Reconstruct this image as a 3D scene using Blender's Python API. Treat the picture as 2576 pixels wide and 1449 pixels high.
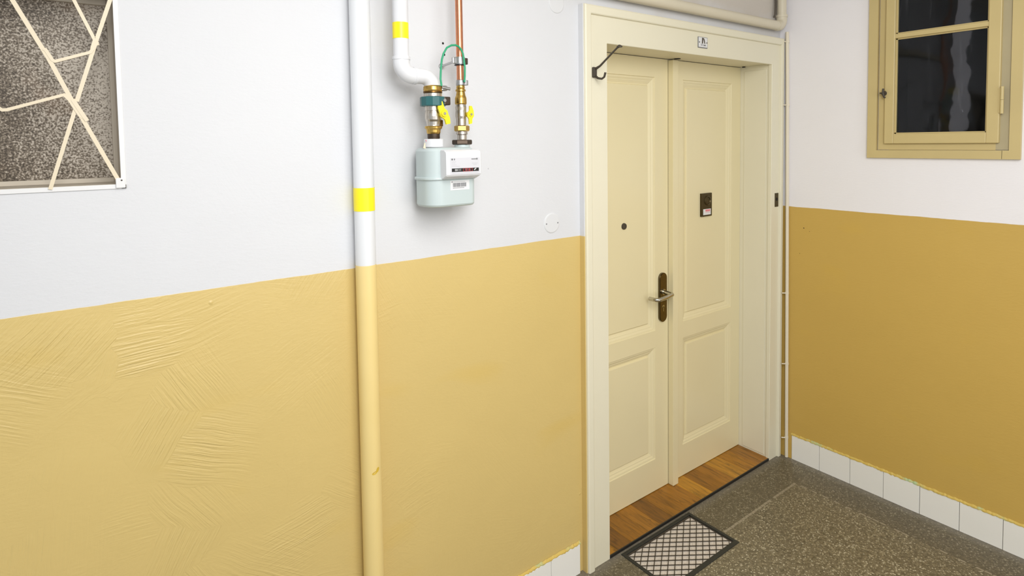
import bpy, math, random
from mathutils import Matrix, Vector
PI = math.pi
random.seed(7)
scene = bpy.context.scene
for o in list(bpy.data.objects): bpy.data.objects.remove(o)
COL = scene.collection

# ------------------------------------------------------------------ camera
cam = bpy.data.cameras.new('camera')
camo = bpy.data.objects.new('camera', cam); COL.objects.link(camo); scene.camera = camo
cam.sensor_width = 36.0; cam.lens = 20.739; cam.shift_x = -0.00475; cam.shift_y = -0.1134
cam.clip_start = 0.02
camo.matrix_world = (Matrix.Translation((-3.0018, -1.6186, 1.7101)) @ Matrix.Rotation(-0.6448, 4, 'Z')
                     @ Matrix.Rotation(1.5201, 4, 'X') @ Matrix.Rotation(-0.0137, 4, 'Z'))

# ------------------------------------------------------------------ world, lamps, exposure
w = bpy.data.worlds.new('world'); scene.world = w; w.use_nodes = True
w.node_tree.nodes['Background'].inputs[0].default_value = (0.90, 0.95, 1.0, 1)
w.node_tree.nodes['Background'].inputs[1].default_value = 0.42
def area(name, loc, target, sx, sy, power, col=(1, 1, 1)):
    l = bpy.data.lights.new(name, 'AREA'); l.shape = 'RECTANGLE'; l.size = sx; l.size_y = sy
    l.energy = power; l.color = col
    o = bpy.data.objects.new(name, l); COL.objects.link(o); o.location = loc
    o.rotation_euler = (Vector(target) - Vector(loc)).to_track_quat('-Z', 'Y').to_euler()
    return o
area('landing_lamp', (-2.85, -2.15, 2.25), (-0.9, 0.05, 1.30), 0.8, 0.7, 20, (1.0, 0.995, 0.985))
area('ceiling_bounce', (-2.10, -1.65, 2.69), (-1.80, -1.40, 0.0), 1.5, 1.3, 31, (1.0, 0.995, 0.985))  # unseen source, stands for flash bounced off the ceiling
area('sheen_fill', (-1.35, -3.60, 1.35), (-1.9, 0.05, 1.10), 1.3, 1.5, 10, (1.0, 0.99, 0.975))  # soft fill added for sheen on the yellow wall, no window seen
vs = scene.view_settings
scene.display_settings.display_device = 'sRGB'
vs.view_transform = 'Standard'; vs.look = 'None'; vs.gamma = 1.0; vs.use_curve_mapping = False
vs.exposure = 0.56

# ------------------------------------------------------------------ constants of the place
W = 0.052          # door wall face (y)
FD = 0.028         # flat face of the door casing
D = 0.210          # face of the door leaves
ZY = 1.3445        # top of the yellow paint, door wall
ZYR = 1.352        # top of the yellow paint, right wall

# ------------------------------------------------------------------ materials
def srgb(r, g, b):
    f = lambda c: ((c / 255 + 0.055) / 1.055) ** 2.4 if c > 10 else c / 255 / 12.92
    return (f(r), f(g), f(b), 1)
class NT:
    def __init__(s, name):
        s.m = bpy.data.materials.new(name); s.m.use_nodes = True; s.t = s.m.node_tree
        s.b = s.t.nodes['Principled BSDF']; s.l = s.t.links
    def n(s, typ, **kw):
        nd = s.t.nodes.new('ShaderNode' + typ)
        for k, v in kw.items():
            if k.startswith('i_'):
                key = k[2:]; key = int(key) if key.isdigit() else key.replace('_', ' ')
                nd.inputs[key].default_value = v
            else: setattr(nd, k, v)
        return nd
    def link(s, a, b): s.l.new(a, b)
    def coord(s):
        if not hasattr(s, '_c'):
            s._c = s.n('NewGeometry').outputs['Position']
        return s._c
    def math(s, op, a, b=None, clamp=False):
        nd = s.n('Math', operation=op, use_clamp=clamp)
        for i, v in enumerate((a, b)):
            if v is None: continue
            if isinstance(v, (int, float)): nd.inputs[i].default_value = v
            else: s.link(v, nd.inputs[i])
        return nd.outputs[0]
    def ramp(s, fac, stops):
        nd = s.n('ValToRGB'); e = nd.color_ramp.elements
        while len(e) < len(stops): e.new(0.5)
        for k, (p, c) in enumerate(stops):
            e[k].position = p; e[k].color = c if len(c) == 4 else (*c, 1)
        s.link(fac, nd.inputs[0]); return nd.outputs[0]
    def noise(s, scale, detail=3, rough=0.5, vec=None, stretch=None, dist=0.0):
        nd = s.n('TexNoise'); nd.inputs['Scale'].default_value = scale
        nd.inputs['Detail'].default_value = detail; nd.inputs['Roughness'].default_value = rough
        nd.inputs['Distortion'].default_value = dist
        v = vec or s.coord()
        if stretch:
            mp = s.n('Mapping'); mp.inputs['Scale'].default_value = stretch; s.link(v, mp.inputs[0]); v = mp.outputs[0]
        s.link(v, nd.inputs['Vector']); return nd.outputs['Fac']
    def mix(s, fac, a, b, blend='MIX'):
        nd = s.n('Mix', data_type='RGBA', blend_type=blend)
        for sock, v in ((nd.inputs[0], fac), (nd.inputs[6], a), (nd.inputs[7], b)):
            if isinstance(v, (int, float)): sock.default_value = v
            elif isinstance(v, tuple): sock.default_value = v
            else: s.link(v, sock)
        return nd.outputs[2]
    def color(s, c):
        if isinstance(c, tuple): s.b.inputs['Base Color'].default_value = c
        else: s.link(c, s.b.inputs['Base Color'])
    def bump(s, h, strength=0.3, dist=0.002, normal=None):
        nd = s.n('Bump'); nd.inputs['Strength'].default_value = strength; nd.inputs['Distance'].default_value = dist
        s.link(h, nd.inputs['Height'])
        if normal is not None: s.link(normal, nd.inputs['Normal'])
        s.link(nd.outputs[0], s.b.inputs['Normal']); return nd.outputs[0]
    def set(s, **kw):
        for k, v in kw.items(): s.b.inputs[k.replace('_', ' ')].default_value = v

def paint(name, c, rough=0.45, var=0.03, bump=0.08, scale=60, spec=0.5):
    t = NT(name)
    f = t.noise(4, 4)
    dark = tuple(x * (1 - var * 3) for x in c[:3]) + (1,)
    t.color(t.mix(f, dark, c)); t.set(Roughness=rough)
    t.b.inputs['Specular IOR Level'].default_value = spec
    if bump: t.bump(t.noise(scale, 3), bump, 0.001)
    return t.m
def metal(name, c, rough=0.3, bump=0.0, metallic=1.0):
    t = NT(name); t.color(t.mix(t.noise(90, 3), tuple(x * 0.72 for x in c[:3]) + (1,), c)); t.set(Roughness=rough, Metallic=metallic)
    if bump: t.bump(t.noise(200, 2), bump, 0.0005)
    return t.m

YEL = srgb(218, 192, 124); YELR = srgb(208, 173, 90); WHT = srgb(217, 218, 221)
def plaster(name, axis, zline, yel, white, brush):
    """two-tone painted plaster: washable yellow dado below zline, distemper white above"""
    t = NT(name); P = t.coord()
    sep = t.n('SeparateXYZ'); t.link(P, sep.inputs[0])
    wob = t.math('MULTIPLY', t.math('SUBTRACT', t.noise(9, 4, 0.6), 0.5), 0.006)
    z = t.math('ADD', sep.outputs[2], wob)
    up = t.math('MULTIPLY', t.math('SUBTRACT', z, zline - 0.0008), 600, clamp=True)
    # colour variation of the yellow and the white
    yv = t.mix(t.noise(1.7, 5, 0.6), tuple(v * 0.90 for v in yel[:3]) + (1,), yel)
    st = t.ramp(t.noise(2.3, 2, 0.5, stretch=(1, 1, 2.2)), [(0.62, (0, 0, 0)), (0.78, (1, 1, 1))])
    yv = t.mix(t.math('MULTIPLY', st, 0.25), yv, srgb(214, 176, 62))
    wv = t.mix(t.noise(3.1, 4, 0.6), tuple(v * 0.965 for v in white[:3]) + (1,), white)
    if brush:  # white turns grey-beige high up over the door
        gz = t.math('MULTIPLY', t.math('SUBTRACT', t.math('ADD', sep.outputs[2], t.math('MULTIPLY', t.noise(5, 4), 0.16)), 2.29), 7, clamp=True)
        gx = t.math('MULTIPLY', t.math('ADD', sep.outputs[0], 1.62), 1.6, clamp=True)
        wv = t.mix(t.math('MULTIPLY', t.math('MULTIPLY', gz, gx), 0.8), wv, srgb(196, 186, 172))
    t.color(t.mix(up, yv, wv))
    t.link(t.math('ADD', t.math('MULTIPLY', up, 0.35), 0.38), t.b.inputs['Roughness'])
    # brush strokes: patches with their own direction
    tot = None
    for k, (sc, off, fr) in enumerate(((5.2, 0.0, 210), (3.8, 7.3, 175))):
        mp = t.n('Mapping'); mp.inputs['Location'].default_value = (off, off, off * 0.7); t.link(P, mp.inputs[0])
        warp = t.n('TexNoise'); warp.inputs['Scale'].default_value = 4; t.link(mp.outputs[0], warp.inputs['Vector'])
        ad = t.n('VectorMath', operation='MULTIPLY_ADD'); t.link(warp.outputs['Color'], ad.inputs[0])
        ad.inputs[1].default_value = (0.22,) * 3; t.link(mp.outputs[0], ad.inputs[2])
        vo = t.n('TexVoronoi'); vo.inputs['Scale'].default_value = sc; t.link(ad.outputs[0], vo.inputs['Vector'])
        sc3 = t.n('SeparateColor'); t.link(vo.outputs['Color'], sc3.inputs[0])
        ang = t.math('MULTIPLY', t.math('SUBTRACT', sc3.outputs[0], 0.42), 2.6)
        rt = t.n('VectorRotate', rotation_type='Y_AXIS' if axis == 'y' else 'X_AXIS')
        t.link(ad.outputs[0], rt.inputs['Vector']); t.link(ang, rt.inputs['Angle'])
        ad2 = t.n('VectorMath', operation='MULTIPLY_ADD'); t.link(warp.outputs['Color'], ad2.inputs[0])
        ad2.inputs[1].default_value = (0.035,) * 3; t.link(mp.outputs[0], ad2.inputs[2]); t.link(ad2.outputs[0], rt.inputs['Vector'])
        nz = t.noise(1.0, 2, 0.5, vec=rt.outputs[0], stretch=(9, 9, fr))
        amp = t.math('MULTIPLY', t.ramp(sc3.outputs[1], [(0.10, (0, 0, 0)), (0.7, (1, 1, 1))]),
                     t.ramp(vo.outputs['Distance'], [(0.25, (1, 1, 1)), (0.62, (0.1, 0.1, 0.1))]))
        h = t.math('MULTIPLY', nz, amp)
        tot = h if tot is None else t.math('ADD', tot, h)
    if brush:   # the heavily brushed stretch is on the left, by the window, and low down
        mask = t.math('ADD', t.math('MULTIPLY', t.math('SUBTRACT', -1.95, sep.outputs[0]), 0.85), 0.0)
        mask = t.math('ADD', t.math('MULTIPLY', mask, 1.0, clamp=True), 0.12)
    else:
        mask = t.math('MULTIPLY', t.noise(1.3, 2), 0.14)
    low = t.math('ADD', t.math('MULTIPLY', up, -0.9), 1.0)
    tot = t.math('MULTIPLY', t.math('MULTIPLY', tot, mask), low)
    # grit and knots under the paint
    vk = t.n('TexVoronoi'); vk.inputs['Scale'].default_value = 11; t.link(P, vk.inputs['Vector'])
    knots = t.ramp(vk.outputs['Distance'], [(0.02, (1, 1, 1)), (0.07, (0, 0, 0))])
    kc = t.n('SeparateColor'); t.link(vk.outputs['Color'], kc.inputs[0])
    knots = t.math('MULTIPLY', t.math('MULTIPLY', knots, t.math('GREATER_THAN', kc.outputs[0], 0.72)), low)
    fine = t.noise(1.0, 3, 0.6, stretch=(55, 55, 130))
    big = t.noise(5, 3)
    h = t.math('ADD', t.math('MULTIPLY', tot, 1.0), t.math('MULTIPLY', fine, 0.16))
    h = t.math('ADD', h, t.math('MULTIPLY', knots, 0.45))
    h = t.math('ADD', h, t.math('MULTIPLY', big, 0.8))
    t.bump(h, 0.85, 0.0038)
    return t.m

M = {}
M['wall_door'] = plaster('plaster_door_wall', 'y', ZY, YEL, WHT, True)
M['wall_right'] = plaster('plaster_right_wall', 'x', ZYR, YELR, srgb(242, 240, 244), False)
M['ceiling'] = paint('ceiling_white', srgb(232, 230, 226), 0.9)
M['cream'] = paint('cream_gloss_paint', srgb(233, 221, 180), 0.32, 0.015, 0.05, 30)
M['cream_frame'] = paint('cream_frame_paint', srgb(232, 226, 202), 0.38, 0.015, 0.05, 30)
M['ochre'] = paint('ochre_window_paint', srgb(210, 190, 134), 0.4, 0.06, 0.12, 40)
M['ochre_bare'] = paint('weathered_window_paint', srgb(188, 176, 142), 0.6, 0.08, 0.2, 60)
M['white_enamel'] = paint('white_enamel', srgb(228, 228, 228), 0.3, 0.01, 0.0)
M['pipe_cream'] = paint('cream_pipe_paint', srgb(222, 213, 190), 0.4, 0.05, 0.1, 40)
M['conduit'] = paint('conduit_paint', srgb(232, 222, 200), 0.45, 0.03, 0.05)
M['yellow_tape'] = paint('yellow_tape', srgb(255, 236, 30), 0.35, 0.0, 0.0)
M['meter'] = paint('meter_grey_paint', srgb(192, 204, 204), 0.35, 0.01, 0.0)
M['plastic'] = paint('white_plastic', srgb(222, 223, 226), 0.3, 0.0, 0.0)
M['label'] = paint('label_paper', srgb(226, 226, 226), 0.6, 0.01, 0.0)
M['index'] = paint('index_face', srgb(208, 208, 213), 0.3, 0.01, 0.0)
M['ink'] = paint('grey_ink', srgb(120, 120, 122), 0.6, 0, 0)
M['ink_pale'] = paint('pale_ink', srgb(190, 190, 194), 0.6, 0, 0)
M['black'] = paint('black_plastic', srgb(28, 28, 28), 0.35, 0, 0)
M['red'] = paint('red_ink', srgb(190, 50, 50), 0.5, 0, 0)
M['pink'] = paint('pink_ink', srgb(226, 110, 120), 0.5, 0, 0)
M['brass'] = metal('brass', srgb(214, 176, 96), 0.28)
M['bronze'] = metal('bronze_dark', srgb(120, 90, 50), 0.35)
M['nickel'] = metal('nickel', srgb(214, 206, 194), 0.3)
M['steel_dark'] = metal('dark_steel', srgb(96, 84, 74), 0.4)
M['chrome'] = metal('brushed_chrome', srgb(205, 200, 186), 0.22)
M['plate_steel'] = metal('satin_steel', srgb(126, 114, 90), 0.24)
M['copper'] = metal('copper', srgb(236, 160, 122), 0.3, 0.1)
M['zinc'] = metal('zinc', srgb(200, 200, 200), 0.35)
M['valve_yellow'] = paint('valve_yellow', srgb(250, 228, 40), 0.35, 0.02, 0)
M['teal'] = paint('teal_plastic', srgb(44, 98, 100), 0.35, 0.03, 0)
M['green'] = paint('green_sheath', srgb(40, 158, 112), 0.4, 0.02, 0)
M['rust'] = paint('dark_iron', srgb(74, 66, 56), 0.5, 0.1, 0.3, 150)
M['brown_plate'] = metal('dark_bronze_plate', srgb(84, 72, 44), 0.38, 0.1, 0.7)
M['hole'] = paint('dark_hole', srgb(22, 18, 14), 0.9, 0, 0)
M['cable_dark'] = paint('grey_cable', srgb(92, 84, 74), 0.6, 0.05, 0)
M['mat_iron'] = paint('blackened_iron', srgb(42, 44, 42), 0.5, 0.12, 0.4, 120)
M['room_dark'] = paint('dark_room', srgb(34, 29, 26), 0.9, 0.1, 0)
M['grille'] = paint('grille_cream', srgb(226, 212, 184), 0.45, 0.03, 0.05)
M['reveal'] = paint('dusty_reveal', srgb(206, 196, 180), 0.7, 0.05, 0.15)

def tile_mat():
    t = NT('glazed_tile'); P = t.coord()
    sp = t.ramp(t.noise(130, 2), [(0.80, (0, 0, 0)), (0.84, (1, 1, 1))])
    c = t.mix(t.noise(3, 2), srgb(240, 238, 230), srgb(246, 245, 240))
    t.color(t.mix(t.math('MULTIPLY', sp, 0.3), c, srgb(150, 160, 160))); t.set(Roughness=0.22)
    t.bump(t.noise(14, 2), 0.06, 0.002); return t.m
M['tile'] = tile_mat()
def bead_mat():
    t = NT('paint_ridge')
    f = t.ramp(t.noise(11, 4, 0.6), [(0.54, (0, 0, 0)), (0.66, (1, 1, 1))])
    t.color(t.mix(t.math('MULTIPLY', f, 0.8), srgb(212, 184, 96), srgb(166, 200, 160))); t.set(Roughness=0.5)
    t.bump(t.noise(60, 3), 0.5, 0.003); return t.m
M['bead'] = bead_mat()
def terrazzo():
    t = NT('terrazzo'); P = t.coord()
    v1 = t.n('TexVoronoi', feature='F1'); v1.inputs['Scale'].default_value = 150; t.link(P, v1.inputs['Vector'])
    c1 = t.n('SeparateColor'); t.link(v1.outputs['Color'], c1.inputs[0])
    chips = t.ramp(c1.outputs[0], [(0.0, srgb(92, 83, 64)), (0.30, srgb(120, 110, 86)), (0.6, srgb(150, 139, 110)), (0.84, srgb(192, 182, 152)), (1.0, srgb(228, 221, 196))])
    base = t.ramp(t.noise(70, 4, 0.7), [(0.35, srgb(88, 80, 62)), (0.65, srgb(136, 126, 102))])
    edge = t.ramp(v1.outputs['Distance'], [(0.30, (1, 1, 1)), (0.62, (0, 0, 0))])
    c = t.mix(t.math('MULTIPLY', edge, 0.75), base, chips)
    # border band between the inlaid line and the walls is cast darker and finer
    sep = t.n('SeparateXYZ'); t.link(P, sep.inputs[0])
    bx = t.math('MULTIPLY', t.math('ADD', sep.outputs[0], 0.206), 300, clamp=True)
    by = t.math('MULTIPLY', t.math('ADD', sep.outputs[1], 0.162), 300, clamp=True)
    b = t.math('MAXIMUM', bx, by)
    c = t.mix(t.math('MULTIPLY', b, 0.42), c, srgb(84, 76, 60))
    # worn cement and dust right along the skirting
    d = t.math('MAXIMUM', t.math('MULTIPLY', t.math('ADD', sep.outputs[0], 0.055), 25, clamp=True),
               t.math('MULTIPLY', t.math('ADD', sep.outputs[1], 0.02), 25, clamp=True))
    d = t.math('MULTIPLY', d, t.noise(14, 4, 0.7))
    c = t.mix(t.math('MULTIPLY', d, 0.9), c, srgb(140, 134, 124))
    big = t.ramp(t.noise(2.4, 4, 0.6), [(0.35, (0.86, 0.86, 0.86)), (0.65, (1, 1, 1))])
    c = t.mix(1.0, c, big, 'MULTIPLY')
    t.color(c); t.set(Roughness=0.42); t.b.inputs['Specular IOR Level'].default_value = 0.35
    t.bump(t.math('ADD', c1.outputs[1], t.noise(40, 3)), 0.10, 0.001)
    return t.m
M['terrazzo'] = terrazzo()
M['tessera'] = paint('pale_inlay', srgb(160, 150, 128), 0.5, 0.08, 0.2)
def oak(name, tone):
    t = NT(name)
    g = t.noise(1.0, 5, 0.65, stretch=(70, 8, 30), dist=0.8)
    c = t.ramp(g, [(0.3, srgb(*[v * 0.70 for v in tone])), (0.5, srgb(*tone)), (0.75, srgb(*[min(255, v * 1.14) for v in tone]))])
    k = t.ramp(t.noise(26, 2, stretch=(1.6, 0.7, 1)), [(0.66, (0, 0, 0)), (0.74, (1, 1, 1))])
    c = t.mix(t.math('MULTIPLY', k, 0.55), c, srgb(84, 48, 16))
    t.color(c); t.set(Roughness=0.3); t.bump(g, 0.06, 0.001); return t.m
OAK = [oak('oak_lacquered_%d' % i, tn) for i, tn in enumerate([(164, 112, 24), (144, 96, 24), (182, 130, 38), (122, 80, 24), (154, 104, 30)])]
def ground_dust():
    t = NT('pale_grit'); t.color(t.ramp(t.noise(160, 3, 0.7), [(0.3, srgb(196, 186, 174)), (0.7, srgb(226, 217, 206))])); t.set(Roughness=0.9)
    t.bump(t.noise(220, 2), 0.3, 0.001); return t.m
M['grit'] = ground_dust()
def pipe_two_tone():
    t = NT('gas_pipe_paint'); P = t.coord(); sep = t.n('SeparateXYZ'); t.link(P, sep.inputs[0])
    up = t.math('MULTIPLY', t.math('SUBTRACT', sep.outputs[2], 1.358), 500, clamp=True)
    y = t.mix(t.noise(5, 3), srgb(232, 206, 136), srgb(240, 216, 150))
    t.color(t.mix(up, y, srgb(226, 228, 231))); t.set(Roughness=0.32); t.bump(t.noise(1, 2, stretch=(30, 30, 6)), 0.12, 0.002)
    return t.m
M['gas_pipe'] = pipe_two_tone()
def frosted():
    t = NT('stippled_glass'); P = t.coord()
    nz = t.noise(240, 2, 0.55)
    big = t.noise(3.2, 3, 0.6)
    sep = t.n('SeparateXYZ'); t.link(P, sep.inputs[0])
    side = t.math('MULTIPLY', t.math('ADD', sep.outputs[0], 3.06), 0.9)   # pane gets paler towards the right
    thr = t.math('ADD', t.math('SUBTRACT', nz, t.math('MULTIPLY', t.math('SUBTRACT', 0.5, big), 0.55)), side)
    c = t.ramp(thr, [(0.33, srgb(66, 56, 44)), (0.50, srgb(120, 108, 92)), (0.66, srgb(192, 182, 168))])
    rust = t.ramp(t.noise(5.5, 3), [(0.58, (0, 0, 0)), (0.75, (1, 1, 1))])
    c = t.mix(t.math('MULTIPLY', rust, 0.35), c, srgb(150, 110, 70))
    t.color(c); t.set(Roughness=0.45); t.b.inputs['Specular IOR Level'].default_value = 0.3; t.bump(nz, 0.25, 0.001); return t.m
M['frosted'] = frosted()
def dark_glass():
    t = NT('window_glass')
    tr = t.n('BsdfTransparent'); tr.inputs[0].default_value = (0.75, 0.78, 0.78, 1)
    gl = t.n('BsdfGlossy'); gl.inputs['Roughness'].default_value = 0.05; gl.inputs['Color'].default_value = (0.36, 0.36, 0.38, 1)
    fr = t.n('Fresnel'); fr.inputs['IOR'].default_value = 1.5
    bp = t.n('Bump'); bp.inputs['Strength'].default_value = 0.25; bp.inputs['Distance'].default_value = 0.01
    t.link(t.noise(5, 2, stretch=(1, 1, 0.6)), bp.inputs['Height']); t.link(bp.outputs[0], gl.inputs['Normal']); t.link(bp.outputs[0], fr.inputs['Normal'])
    m1 = t.n('MixShader'); t.link(fr.outputs[0], m1.inputs[0]); t.link(tr.outputs[0], m1.inputs[1]); t.link(gl.outputs[0], m1.inputs[2])
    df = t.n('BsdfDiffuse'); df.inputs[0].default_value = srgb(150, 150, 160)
    P = t.coord(); sep = t.n('SeparateXYZ'); t.link(P, sep.inputs[0])
    # flecks of grime, plus painted reflections: vertical streaks and a long pale one at right
    streaks = t.ramp(t.noise(1, 4, 0.6, stretch=(40, 42, 5)), [(0.60, (0, 0, 0)), (0.8, (0.16, 0.16, 0.16))])
    fle = t.ramp(t.noise(60, 2, stretch=(1, 1, 0.5)), [(0.76, (0, 0, 0)), (0.82, (0.5, 0.5, 0.5))])
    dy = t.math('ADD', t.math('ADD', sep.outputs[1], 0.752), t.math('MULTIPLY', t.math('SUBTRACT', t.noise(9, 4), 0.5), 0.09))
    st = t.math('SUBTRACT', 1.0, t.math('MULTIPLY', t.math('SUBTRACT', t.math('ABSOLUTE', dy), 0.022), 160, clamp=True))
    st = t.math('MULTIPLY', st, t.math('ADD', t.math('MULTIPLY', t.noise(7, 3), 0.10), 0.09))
    f = t.math('ADD', t.math('MAXIMUM', streaks, fle), st, clamp=True)
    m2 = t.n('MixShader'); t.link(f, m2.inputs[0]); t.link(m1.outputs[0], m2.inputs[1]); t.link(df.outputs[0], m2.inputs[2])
    t.link(m2.outputs[0], t.t.nodes['Material Output'].inputs[0]); return t.m
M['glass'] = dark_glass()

# ------------------------------------------------------------------ mesh helpers
class MB:
    def __init__(s): s.v = []; s.f = []; s.sm = []
    def add(s, vs, fs, smooth=False):
        k = len(s.v); s.v += [tuple(p) for p in vs]
        s.f += [[i + k for i in f] for f in fs]; s.sm += [smooth] * len(fs); return s
    def box(s, x0, x1, y0, y1, z0, z1, b=0.0):
        x0, x1 = sorted((x0, x1)); y0, y1 = sorted((y0, y1)); z0, z1 = sorted((z0, z1))
        if b <= 0:
            v = [(x, y, z) for x in (x0, x1) for y in (y0, y1) for z in (z0, z1)]
            return s.add(v, [(0, 1, 3, 2), (4, 6, 7, 5), (0, 4, 5, 1), (2, 3, 7, 6), (0, 2, 6, 4), (1, 5, 7, 3)])
        import bmesh
        bm = bmesh.new(); bmesh.ops.create_cube(bm, size=1)
        for vv in bm.verts:
            vv.co = Vector(((x0 + x1) / 2 + vv.co.x * (x1 - x0), (y0 + y1) / 2 + vv.co.y * (y1 - y0), (z0 + z1) / 2 + vv.co.z * (z1 - z0)))
        b = min(b, (x1 - x0) * .49, (y1 - y0) * .49, (z1 - z0) * .49)
        bmesh.ops.bevel(bm, geom=bm.edges[:], offset=b, segments=2, affect='EDGES', profile=0.5)
        bm.verts.index_update()
        s.add([v.co[:] for v in bm.verts], [[v.index for v in f.verts] for f in bm.faces]); bm.free(); return s
    def tube(s, pts, r, n=20, caps=True, smooth=True):
        pts = [Vector(p) for p in pts]; m = len(pts)
        rr = r if isinstance(r, (list, tuple)) else [r] * m
        tang = []
        for i in range(m):
            a = pts[max(0, i - 1)]; b = pts[min(m - 1, i + 1)]; tang.append((b - a).normalized())
        up = Vector((0, 0, 1)) if abs(tang[0].z) < 0.9 else Vector((0, 1, 0))
        u = tang[0].cross(up).normalized(); vs = []
        for i in range(m):
            if i: u = (u - tang[i] * u.dot(tang[i])).normalized()
            v = tang[i].cross(u)
            for k in range(n):
                a = 2 * PI * k / n; vs.append(pts[i] + (u * math.cos(a) + v * math.sin(a)) * rr[i])
        fs = [(i * n + k, i * n + (k + 1) % n, (i + 1) * n + (k + 1) % n, (i + 1) * n + k) for i in range(m - 1) for k in range(n)]
        s.add(vs, fs, smooth)
        if caps:
            s.add([vs[k] for k in range(n)], [list(range(n))[::-1]]); s.add([vs[(m - 1) * n + k] for k in range(n)], [list(range(n))])
        return s
    def lathe(s, c, prof, n=24, smooth=True, axis='z'):
        """prof = [(radius, offset along axis)]; separate rings give crisp edges"""
        c = Vector(c)
        for (r0, h0), (r1, h1) in zip(prof[:-1], prof[1:]):
            vs = []
            for r, h in ((r0, h0), (r1, h1)):
                for k in range(n):
                    a = 2 * PI * k / n + (PI / n if n == 6 else 0)
                    p = (r * math.cos(a), r * math.sin(a), h)
                    if axis == 'y': p = (p[0], h, p[1])
                    if axis == 'x': p = (h, p[0], p[1])
                    vs.append(c + Vector(p))
            s.add(vs, [(k, (k + 1) % n, n + (k + 1) % n, n + k) for k in range(n)], smooth and n > 8)
        return s
    def prism(s, poly, plane, a, b, smooth=False):
        """poly extruded between a and b along the axis missing from `plane` ('xz','xy','yz')"""
        def P(p, h):
            return {'xz': (p[0], h, p[1]), 'xy': (p[0], p[1], h), 'yz': (h, p[0], p[1])}[plane]
        n = len(poly); vs = [P(p, a) for p in poly] + [P(p, b) for p in poly]
        s.add(vs[:n], [list(range(n))]); s.add(vs[n:], [list(range(n))[::-1]])
        s.add(vs, [(i, (i + 1) % n, n + (i + 1) % n, n + i) for i in range(n)], smooth); return s
    def build(s, name, mat, parent=None, fix=True):
        me = bpy.data.meshes.new(name); me.from_pydata(s.v, [], s.f)
        for p, q in zip(me.polygons, s.sm): p.use_smooth = q
        me.materials.append(mat); me.update()
        if fix:
            import bmesh
            bm = bmesh.new(); bm.from_mesh(me); bmesh.ops.recalc_face_normals(bm, faces=bm.faces[:]); bm.to_mesh(me); bm.free()
        o = bpy.data.objects.new(name, me); COL.objects.link(o)
        if parent is not None: adopt(o, parent)
        return o
def adopt(o, parent):
    o.parent = parent
    if parent.parent is None: o.matrix_parent_inverse = Matrix.Translation(-parent.location)
def tag(o, label=None, cat=None, group=None, kind=None):
    if label: o['label'] = label
    if cat: o['category'] = cat
    if group: o['group'] = group
    if kind: o['kind'] = kind
    return o
def thing(name, loc, label, cat, group=None, kind=None):
    o = bpy.data.objects.new(name, None); COL.objects.link(o); o.location = loc; o.empty_display_size = 0.05
    return tag(o, label, cat, group, kind)
def arc(c, r, a0, a1, n, plane='xz'):
    out = []
    for i in range(n + 1):
        a = a0 + (a1 - a0) * i / n
        p = (r * math.cos(a), r * math.sin(a))
        out.append({'xz': (c[0] + p[0], c[1], c[2] + p[1]), 'yz': (c[0], c[1] + p[0], c[2] + p[1]), 'xy': (c[0] + p[0], c[1] + p[1], c[2])}[plane])
    return out
def text(name, body, size, mat, origin, parent, xdir=(1, 0, 0), zdir=(0, 0, 1), depth=0.0003):
    cu = bpy.data.curves.new(name, 'FONT'); cu.body = body; cu.size = size; cu.extrude = depth
    cu.align_x = 'CENTER'; cu.align_y = 'CENTER'
    tmp = bpy.data.objects.new(name + '_tmp', cu); COL.objects.link(tmp)
    bpy.context.view_layer.update()
    me = bpy.data.meshes.new_from_object(tmp.evaluated_get(bpy.context.evaluated_depsgraph_get()))
    bpy.data.objects.remove(tmp)
    x = Vector(xdir); z = Vector(zdir); y = x.cross(z)
    Mx = Matrix((x, z, x.cross(z))).transposed().to_4x4(); Mx.translation = Vector(origin)
    me.transform(Mx); me.materials.clear(); me.materials.append(mat); me.name = name
    o = bpy.data.objects.new(name, me); COL.objects.link(o)
    if parent is not None: adopt(o, parent)
    return o
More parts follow.
